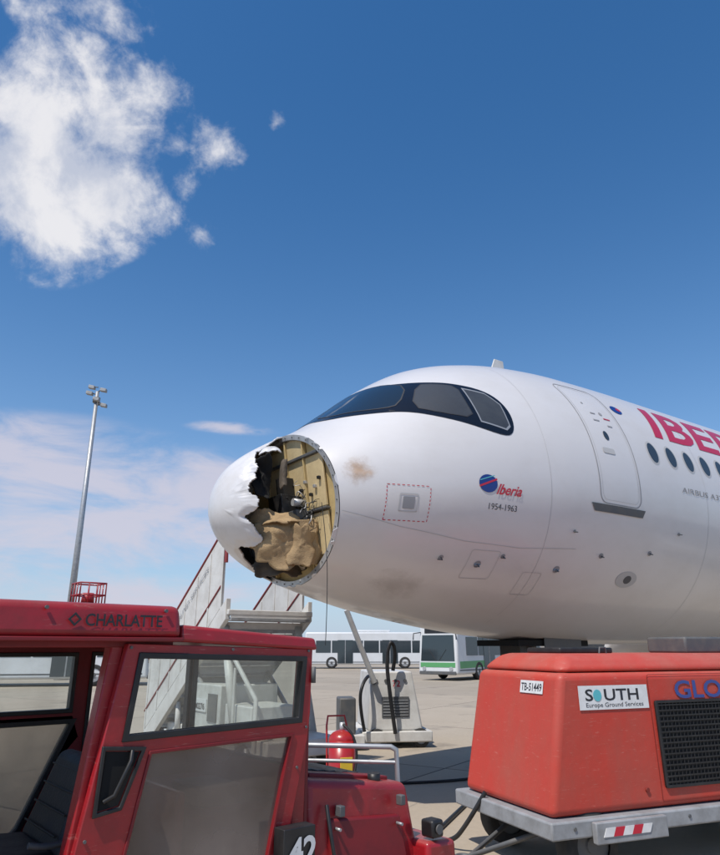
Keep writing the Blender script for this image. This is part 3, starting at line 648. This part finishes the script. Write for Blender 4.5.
box(TG,'interior_bulkhead',(.30,.10,.62),(.34,1.17,1.14),red,.01)
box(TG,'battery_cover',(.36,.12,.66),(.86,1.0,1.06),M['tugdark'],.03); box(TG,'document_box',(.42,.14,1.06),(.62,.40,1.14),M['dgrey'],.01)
hexa(TG,'seat_cushion',[(-.55,.28,.86),(-.06,.28,.84),(-.06,.78,.84),(-.55,.78,.86),(-.55,.28,.98),(-.06,.30,.95),(-.06,.76,.95),(-.55,.78,.98)],M['seat'],.04,4)
hexa(TG,'seat_backrest',[(-.10,.28,.92),(.02,.28,.90),(.02,.78,.90),(-.10,.78,.92),(.02,.33,1.27),(.10,.33,1.26),(.10,.73,1.26),(.02,.73,1.27)],M['seat'],.04,4)
for k in range(4): tube(TG,'seat_piping',[(-.088+.03*k,.33,1.0+.07*k),(-.088+.03*k,.73,1.0+.07*k)],.004,M['black'],2)
box(TG,'seat_pedestal',(-.48,.36,.66),(-.12,.70,.86),M['black'],.02)
tube(TG,'seat_belt',[(-.02,.30,1.0),(-.10,.27,.97),(-.20,.27,1.0)],.012,M['dgrey'],2,True)
hexa(TG,'dashboard',[(-1.22,.10,.66),(-1.0,.10,.66),(-1.0,1.16,.66),(-1.22,1.16,.66),(-1.22,.10,1.2),(-1.06,.10,1.16),(-1.06,1.16,1.16),(-1.22,1.16,1.2)],M['black'],.02)
cyl(TG,'steering_column',(-1.0,.53,1.0),(-.80,.53,1.14),.02,M['black']); 
tube(TG,'steering_wheel',[(-.80+.17*math.cos(t)*.5,.53+.19*math.sin(t),1.14+.19*math.cos(t)*.75) for t in [2*math.pi*i/24 for i in range(24)]],.013,M['black'],3,False,True)
box(TG,'near_sill',(-1.25,.02,.62),(-.14,.08,.78),red,.01)
tube(TG,'hand_lever',[(-.35,.2,.66),(-.36,.2,.95),(-.40,.2,1.02)],.012,M['black'])
hexa(TG,'hood',[(.905,.0,.62),(1.62,.03,.62),(1.62,1.18,.62),(.905,1.2,.62),(.905,.05,1.13),(1.56,.08,1.045),(1.56,1.12,1.045),(.905,1.15,1.13)],red,.035,4)
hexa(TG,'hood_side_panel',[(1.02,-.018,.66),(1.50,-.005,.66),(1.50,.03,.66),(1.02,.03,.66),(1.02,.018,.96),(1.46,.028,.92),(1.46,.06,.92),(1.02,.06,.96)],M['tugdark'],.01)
for i in range(5): box(TG,'hood_louvre',(1.08+.075*i,.30,1.085-.009*i),(1.12+.075*i,.90,1.125-.011*i),M['black'],.004)
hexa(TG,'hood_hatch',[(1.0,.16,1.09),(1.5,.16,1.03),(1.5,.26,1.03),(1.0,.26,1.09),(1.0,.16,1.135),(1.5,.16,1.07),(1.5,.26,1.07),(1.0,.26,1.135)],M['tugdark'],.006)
cyl(TG,'filler_cap',(1.38,.13,1.05),(1.38,.13,1.10),.032,M['black'],n=16)
for k in (1.06,1.44): box(TG,'hood_latch',(k,-.004,.965),(k+.03,.035,1.01),M['dgrey'],.004)
for (a,b) in ((1.05,.70),(1.47,.70),(1.05,.92),(1.43,.89)): cyl(TG,'panel_bolt',(a,-.02,b),(a,.02,b),.007,M['galv'],n=8)
tube(TG,'brake_hose',[(1.0,.02,1.02),(.98,-.04,.9),(1.02,-.05,.74),(1.1,-.02,.66)],.009,M['black'],2,True)
hexa(TG,'bumper',[(1.56,-.06,.40),(1.80,-.04,.40),(1.80,1.26,.40),(1.56,1.28,.40),(1.56,-.06,.80),(1.78,-.04,.78),(1.78,1.26,.78),(1.56,1.28,.80)],red,.025,3)
box(TG,'fender_step',(.93,-.10,.60),(1.60,-.02,.72),red,.012)
box(TG,'lamp_housing',(1.60,-.055,.805),(1.68,.03,.885),M['black'],.012); cyl(TG,'indicator_lens',(1.64,-.058,.845),(1.64,-.066,.845),.022,M['dgrey'])
tube(TG,'hood_rail',[(1.20,.62,1.0),(1.22,.62,1.18),(1.25,.6,1.195),(1.58,.22,1.195),(1.60,.2,1.18),(1.61,.2,.98)],.014,M['galv'],4)
tube(TG,'hood_rail_lower',[(1.23,.62,1.12),(1.60,.2,1.12)],.010,M['galv'],4)
text(TG,'fleet_number','42',(.715,-.105,.85),(1,0,0),(0,0,1),.14,M['plate'],0,.004)
box(TG,'number_backing',(.69,-.10,.84),(.85,-.025,.985),M['black'],.003)
cyl(TG,'tow_pin',(1.88,.6,.42),(1.88,.6,.75),.02,M['metal']); box(TG,'tow_hitch',(1.8,.5,.44),(1.95,.7,.50),M['dgrey'],.01); box(TG,'tow_hitch_upper',(1.8,.5,.62),(1.95,.7,.68),M['dgrey'],.01)
# ---------------------------------------------------------------- ground power unit
GP=root('ground_power_unit',(1.45,5.80,0),22)
gr=M['gpured']
LX=3.3; WY=1.30; ZB=1.50
hexa(GP,'body',[(0,0,.46),(LX,0,.46),(LX,WY,.46),(0,WY,.46),(.20,0.02,ZB),(LX-.12,0.02,ZB),(LX-.12,WY-.02,ZB),(.20,WY-.02,ZB)],gr,.06,5)
hexa(GP,'hood',[(.195,.015,ZB+.004),(LX-.12,.015,ZB+.004),(LX-.12,WY-.015,ZB+.004),(.195,WY-.015,ZB+.004),(.36,.17,1.65),(LX-.2,.17,1.65),(LX-.2,WY-.17,1.65),(.36,WY-.17,1.65)],gr,.09,6)
def gs(z): return .02*(z-.46)/(ZB-.46)
def gside(off): return lambda a,b:(a,gs(b)-off,b)
hexa(GP,'chassis',[(-.06,-.07,.33),(LX+.05,-.07,.33),(LX+.05,WY+.07,.33),(-.06,WY+.07,.33),(-.06,-.07,.455),(LX+.05,-.07,.455),(LX+.05,WY+.07,.455),(-.06,WY+.07,.455)],M['lgrey'],.015)
box(GP,'side_bumper',(.30,-.13,.29),(1.0,-.075,.44),M['lgrey'],.01)
for i in range(8): cyl(GP,'chassis_bolt',(.15+.38*i,-.078,.40),(.15+.38*i,-.066,.40),.014,M['dgrey'],n=8)
for i in range(5):
    a=.36+i*.09; hexa(GP,'stripe_%d'%i,[(a,-.136,.34),(a+.09,-.136,.34),(a+.09,-.131,.34),(a,-.131,.34),(a+.03,-.136,.40),(a+.12,-.136,.40),(a+.12,-.131,.40),(a+.03,-.131,.40)],M['redtxt'] if i%2 else M['plate'],0)
for x,y in ((.38,.10),(.38,WY-.10),(2.7,.10),(2.7,WY-.10)): wheel(GP,'wheel',(x,y,.25),.25,.17,(0,1,0),M['dgrey'])
box(GP,'axle_front',(.3,.1,.22),(.46,WY-.1,.30),M['dgrey'],.01); box(GP,'axle_rear',(2.62,.1,.22),(2.78,WY-.1,.30),M['dgrey'],.01)
tube(GP,'tow_bar',[(.3,.4,.30),(-.35,.65,.10),(.3,.9,.30)],.022,M['dgrey']); tube(GP,'tow_eye',[(-.35+.06*math.cos(t)-.06,.65+.06*math.sin(t),.10) for t in [2*math.pi*i/16 for i in range(16)]],.016,M['dgrey'],3,False,True)
go=rrect(1.14,.60,2.20,1.27,.02,2)
plate(GP,'grille_recess',go,[],gside(.004),(0,-.004,0),M['void'])
plate(GP,'grille_frame',go,[inset(go,.022)],gside(.008),(0,-.014,0),M['black'],.002)
for i in range(25): a=1.17+i*.041; hexa(GP,'grille_bar_v',[(a,gs(.62)-.014,.62),(a+.008,gs(.62)-.014,.62),(a+.008,gs(.62)-.008,.62),(a,gs(.62)-.008,.62),(a,gs(1.25)-.014,1.25),(a+.008,gs(1.25)-.014,1.25),(a+.008,gs(1.25)-.008,1.25),(a,gs(1.25)-.008,1.25)],M['black'],0)
for i in range(15): b=.64+i*.042; box(GP,'grille_bar_h',(1.16,gs(b)-.019,b),(2.18,gs(b)-.0145,b+.009),M['black'],0)
for nm,a0,a1,b0,b1 in (('fan_door',1.10,2.24,.50,1.48),('rear_door',2.28,3.05,.50,1.48)):
    q=rrect(a0,b0,a1,b1,.02,3); plate(GP,nm+'_seam',q,[inset(q,.004)],gside(.002),(0,-.002,0),M['gpuseam'])
for a in (.95,2.4,2.95): cyl(GP,'door_latch',(a,gs(.62)-.014,.60),(a,gs(.62),.60),.018,M['gpuseam'],n=12)
lo_=[(.36,1.215),(1.08,1.215),(1.08,1.400),(.36,1.400)]
plate(GP,'company_label',lo_,[],gside(.006),(0,-.003,0),M['plate'])
text(GP,'company_name','S  UTH',(.42,gs(1.3)-.0105,1.285),(1,0,0),(0,.021,1),.125,M['txtblk'],0,.002,1.0,.56)
plate(GP,'company_emblem',ell(.546,1.325,.042,.045,20),[],gside(.0105),(0,-.002,0),M['teal'])
text(GP,'company_subtitle','Europe Ground Services',(.42,gs(1.24)-.0105,1.235),(1,0,0),(0,.021,1),.048,M['txtblk'],0,0,1.0,.60)
text(GP,'side_lettering','GLOBAL',(1.38,gs(1.28)-.008,1.285),(1,0,0),(0,.02,1),.20,M['txtblue'],0,.004,1.0,1.05)
def endp(w_,z,off=.006): return (.20*(z-.46)/(ZB-.46)-off,w_,z)
def endf(off): return lambda a,b:endp(a,b,off)
plate(GP,'number_plate',[(.22,1.33),(.54,1.33),(.54,1.43),(.22,1.43)],[],endf(.006),(-.003,0,0),M['plate'])
text(GP,'plate_number','TB-51449',endp(.525,1.35,.0105),(0,-1,0),(.19,0,1),.088,M['txtblk'],0,.001,1.0,.29)
box(GP,'cable_tray',(.55,.45,1.648),(1.15,.95,1.70),M['black'],.015)
box(GP,'exhaust_cowl',(2.0,.40,1.648),(2.6,.9,1.80),M['dgrey'],.02)
for i in range(2): tube(GP,'lifting_eye',[(.9+1.5*i-.04,.3,1.645),(.9+1.5*i-.03,.3,1.70),(.9+1.5*i+.03,.3,1.70),(.9+1.5*i+.04,.3,1.645)],.008,M['dgrey'],2)
tube(GP,'power_cable',[(-.02,.9,.5),(-.15,1.0,.25),(-.2,1.25,.03),(-.5,1.8,.02),(-.7,2.6,.02),(-.4,3.4,.02),(.4,4.2,.02)],.020,M['black'],3,True)
# ---------------------------------------------------------------- passenger stairs
ST=root('passenger_stairs',(-2.965,11.2,0),-54)
wp=M['wpaint']; SL=.69
def sz(x): return .72+SL*x
for i,y in enumerate((0,1.32)):
    plate(ST,'balustrade_%d'%i,[(-.9,sz(-.9)+.32),(1.75,sz(1.75)+.32),(1.75,sz(1.75)+1.42),(-.9,sz(-.9)+1.42)],[],side(y),(0,.035,0),wp,.004)
    plate(ST,'stringer_%d'%i,[(-.95,sz(-.95)-.02),(1.95,sz(1.95)),(1.95,sz(1.95)+.28),(-.95,sz(-.95)+.28)],[],side(y-.02),(0,.07,0),wp,.006)
    tube(ST,'handrail_%d'%i,[(-.95,y+.015,sz(-.95)+1.46),(1.78,y+.015,sz(1.78)+1.46),(1.80,y+.015,sz(1.78)+.9)],.028,M['maroon'])
    tube(ST,'mid_rail_%d'%i,[(-.9,y-.006,sz(-.9)+.62),(1.72,y-.006,sz(1.72)+.62)],.012,M['maroon'])
    for k in range(7): x=-.85+k*.43; box(ST,'rail_post_%d'%i,(x,y-.012,sz(x)+.3),(x+.03,y-.001,sz(x)+1.40),wp,.003)
for k in range(13):
    x=-.9+k*.22; box(ST,'step_%d'%k,(x,.04,sz(x)+.13),(x+.27,1.30,sz(x)+.17),M['lgrey'],.004); box(ST,'riser_%d'%k,(x+.245,.04,sz(x)+.17),(x+.255,1.30,sz(x)+.27),wp,0)
box(ST,'platform',(1.78,0,sz(1.85)+.13),(2.0,1.35,sz(1.85)+.2),wp,.01)
text(ST,'stairs_lettering','EUROPE GROUND SERVICES',(-.55,-.014,sz(-.55)+1.18),(1,0,SL),(0,0,1),.10,M['seam'],0,.001,1.0,2.2)
for y in (.08,1.24):
    cyl(ST,'lift_column',(1.75,y,sz(1.75)+.05),(2.25,y,.55),.06,wp); cyl(ST,'lift_ram',(.9,y,sz(.9)),(1.9,y,.6),.035,M['metal'])
    cyl(ST,'front_strut',(.3,y,sz(.3)),(.3,y,.5),.04,wp)
tube(ST,'side_guard',[(1.75,.0,sz(1.75)),(2.9,.0,1.1),(2.9,.0,.5)],.03,wp); tube(ST,'side_guard_2',[(2.3,.0,1.45),(2.3,.0,.6)],.02,wp)
box(ST,'chassis',(-.6,.12,.42),(3.0,1.22,.62),wp,.02); box(ST,'engine_box',(.75,.02,.62),(1.85,.9,1.22),wp,.02); box(ST,'battery_box',(1.95,.05,.62),(2.7,.7,1.0),wp,.02)
box(ST,'box_label',(.95,.003,.86),(1.45,.017,1.02),M['plate'],0); text(ST,'box_number','X00276',(.98,-.002,.89),(1,0,0),(0,0,1),.11,M['txtblk'],0,.002,1,.43)
box(ST,'box_vent',(1.5,.003,.75),(1.78,.018,1.1),M['dgrey'],.003)
for x,y in ((-.3,.15),(-.3,1.19),(2.4,.15),(2.4,1.19)): wheel(ST,'wheel',(x,y,.27),.27,.17)
for x in (.2,1.6,2.8): cyl(ST,'outrigger',(x,-.05,.02),(x,-.05,.55),.03,M['galv']); cyl(ST,'outrigger_pad',(x,-.05,0),(x,-.05,.03),.09,M['dgrey'])
# ---------------------------------------------------------------- white ground air unit
GA=root('air_conditioning_cart',(.15,13.2,0),8)
hexa(GA,'cabinet',[(0,0,.28),(1.0,0,.28),(1.0,1.5,.28),(0,1.5,.28),(.06,.05,1.28),(.82,.05,1.28),(.82,1.45,1.28),(.06,1.45,1.28)],wp,.03,3)
box(GA,'skirt',(-.12,-.1,.10),(1.15,1.6,.28),wp,.02); box(GA,'vent',(.25,-.004,.5),(.75,.02,.85),M['dgrey'],.004)
for i in range(6): box(GA,'vent_slat',(.27,-.012,.53+i*.05),(.73,-.005,.545+i*.05),M['lgrey'],0)
text(GA,'cart_number','72',(.45,.02,1.02),(1,0,0),(0,.05,1),.15,M['redtxt'],0,.002)
for x,y in ((.15,0),(.95,0),(.15,1.5),(.95,1.5)): wheel(GA,'wheel',(x,y,.16),.16,.1)
tube(GA,'boom',[(.1,-.1,1.1),(-.45,-.35,2.35)],.05,wp); tube(GA,'boom_base',[(.12,.2,1.1),(.08,-.12,1.12)],.06,M['dgrey'])
tube(GA,'air_hose',[(.46,-.15,.25),(.36,-.2,.9),(.30,-.2,1.5),(.38,-.2,1.85),(.5,-.15,1.65),(.44,-.1,1.3)],.035,M['black'],4,True)
tube(GA,'air_hose_2',[(-.1,-.2,.3),(-.22,-.3,.8),(-.12,-.25,1.15),(.0,0,1.2)],.03,M['black'],4,True)
box(GA,'pump',(-.55,-.2,.25),(-.25,.3,.85),M['dgrey'],.03); box(GA,'pump_base',(-.7,-.3,.08),(-.1,.5,.25),wp,.02)
for i in range(4): cyl(GA,'gauge_%d'%i,(.15+.18*i,.035,1.12),(.15+.18*i,.02,1.12),.03,M['dgrey'],n=12)
# wheeled extinguisher
FE=root('fire_extinguisher',(-.2,8.3,0),20)
cyl(FE,'cylinder',(0,0,.12),(0,0,.72),.15,M['exred'],n=28)
bm=bmesh.new(); bmesh.ops.create_uvsphere(bm,u_segments=24,v_segments=12,radius=.15); bm.transform(Matrix.Translation((0,0,.72))@Matrix.Diagonal((1,1,.7,1)))
me=bpy.data.meshes.new('dome'); bm.to_mesh(me); bm.free(); addobj('dome',me,FE,M['exred'],True)
cyl(FE,'valve',(0,0,.8),(0,0,.90),.03,M['metal']); tube(FE,'handle',[(-.12,.14,.1),(-.12,.2,.85),(-.1,.22,.95),(.1,.22,.95),(.12,.2,.85),(.12,.14,.1)],.012,M['exred'])
for x in (-.19,.19): wheel(FE,'wheel',(x,.12,.12),.12,.05,(1,0,0))
tube(FE,'hose',[(0,-.02,.88),(.1,-.12,.8),(.14,-.14,.5),(.05,-.17,.3)],.014,M['black'],3,True); box(FE,'label',(-.07,-.16,.38),(.07,-.148,.56),M['yellow'],.003)
box(FE,'base_tray',(-.2,-.18,.04),(.2,.16,.11),M['yellow'],.01)
# ---------------------------------------------------------------- buses
def bus(loc,ang,L=11.5,H=2.95,Wd=2.5,green=False):
    b=root('airport_bus',loc,ang); h=L/2; y=Wd/2
    hexa(b,'body',[(-h,-y,.32),(h,-y,.32),(h,y,.32),(-h,y,.32),(-h+.04,-y+.06,H),(h-.14,-y+.06,H),(h-.14,y-.06,H),(-h+.04,y-.06,H)],M['buswhite'],.12,4)
    for s in (-1,1):
        def yy(z): return s*(y-.06*(z-.32)/(H-.32))
        def sd_(off): return lambda a,c:(a,yy(c)+s*off,c)
        for i in range(7):
            xa=-h+.3+(L-1.25)*i/7; xb=-h+.3+(L-1.25)*(i+1)/7-.10
            plate(b,'side_window',[(xa,1.28),(xb,1.28),(xb,2.26),(xa,2.26)],[],sd_(.004),(0,s*.012,0),M['busglass'])
        for x in (-2.6,1.2): plate(b,'bus_door',[(x,.42),(x+1.3,.42),(x+1.3,2.3),(x,2.3)],[],sd_(.022),(0,s*.01,0),M['busglass']); plate(b,'door_post',[(x+.62,.42),(x+.68,.42),(x+.68,2.3),(x+.62,2.3)],[],sd_(.036),(0,s*.008,0),M['lgrey'])
        plate(b,'skirt_line',[(-h+.15,.5),(h-.25,.5),(h-.25,.56),(-h+.15,.56)],[],sd_(.004),(0,s*.006,0),M['dgrey'])
        if green: plate(b,'green_band',[(-h+.15,.80),(h-.3,.62),(h-.3,.98),(-h+.15,1.1)],[],sd_(.005),(0,s*.008,0),M['busgreen'])
        for x in (-h+2.2,h-2.4): wheel(b,'wheel',(x,s*(y-.12),.48),.48,.28)
    fr=lambda o:(lambda a,c:(h+o-.14*(c-.32)/(H-.32),a,c))
    plate(b,'windscreen',[(-y+.18,1.0),(y-.18,1.0),(y-.25,2.35),(-y+.25,2.35)],[],fr(.004),(.012,0,0),M['busglass'])
    if green: plate(b,'green_front_band',[(-y+.15,.68),(y-.15,.68),(y-.15,.92),(-y+.15,.92)],[],fr(.004),(.01,0,0),M['busgreen'])
    plate(b,'destination_sign',[(-y+.4,2.45),(y-.4,2.45),(y-.4,2.72),(-y+.4,2.72)],[],fr(.004),(.012,0,0),M['black'])
    for s in (-1,1): cyl(b,'headlamp',(h-.04,s*.85,.60),(h+.03,s*.85,.60),.11,M['metal']); tube(b,'mirror_arm',[(h-.1,s*1.1,2.5),(h+.25,s*1.35,2.45),(h+.25,s*1.38,2.1)],.03,M['black'])
    for s in (-1,1): tube(b,'wiper',[(h-.02,s*.1,1.02),(h-.05,s*.55,1.6)],.015,M['black'],2)
    box(b,'bumper',(h-.05,-y+.1,.30),(h+.05,y-.1,.48),M['dgrey'],.03); box(b,'roof_unit',(-2,-.8,H),(1,.8,H+.18),M['buswhite'],.05)
    return b
bus((.6,62,0),180,10.8)
bus((7.6,43.5,0),232,11,green=True)
bus((-15.6,34,0),12,11)
bus((-31,60,0),5,11)
# ---------------------------------------------------------------- light mast
LM=root('floodlight_mast',(-16.5,40,0),0)
cyl(LM,'pole',(0,0,0),(0,0,17.0),.22,M['galv'],.11,n=16); cyl(LM,'base_flange',(0,0,0),(0,0,.1),.4,M['galv'])
cyl(LM,'head_ring',(0,0,16.3),(0,0,16.6),.22,M['dgrey'],n=16)
for k,(a,z) in enumerate(((20,16.2),(110,16.5),(200,16.9),(290,16.4),(165,17.4),(340,17.1))):
    dx=math.cos(R(a))*.45;dy=math.sin(R(a))*.45
    tube(LM,'arm',[(0,0,z-.1),(dx,dy,z)],.035,M['dgrey'])
    hexa(LM,'floodlight',[(dx-.2,dy-.15,z-.12),(dx+.2,dy-.15,z-.2),(dx+.2,dy+.15,z-.2),(dx-.2,dy+.15,z-.12),(dx-.18,dy-.13,z+.1),(dx+.2,dy-.13,z+.02),(dx+.2,dy+.13,z+.02),(dx-.18,dy+.13,z+.1)],M['lgrey'],.03)
CB=root('ground_cable',(0,0,0),0)
tube(CB,'cable',[(.7,7.3,.02),(1.3,8.9,.02),(1.6,9.6,.02),(2.6,10.2,.02),(3.6,11.6,.02)],.022,M['black'],3,True)
tube(CB,'cable_2',[(.2,9.8,.02),(1.0,9.9,.02),(1.9,10.4,.02),(3.2,10.3,.02)],.018,M['black'],3,True)
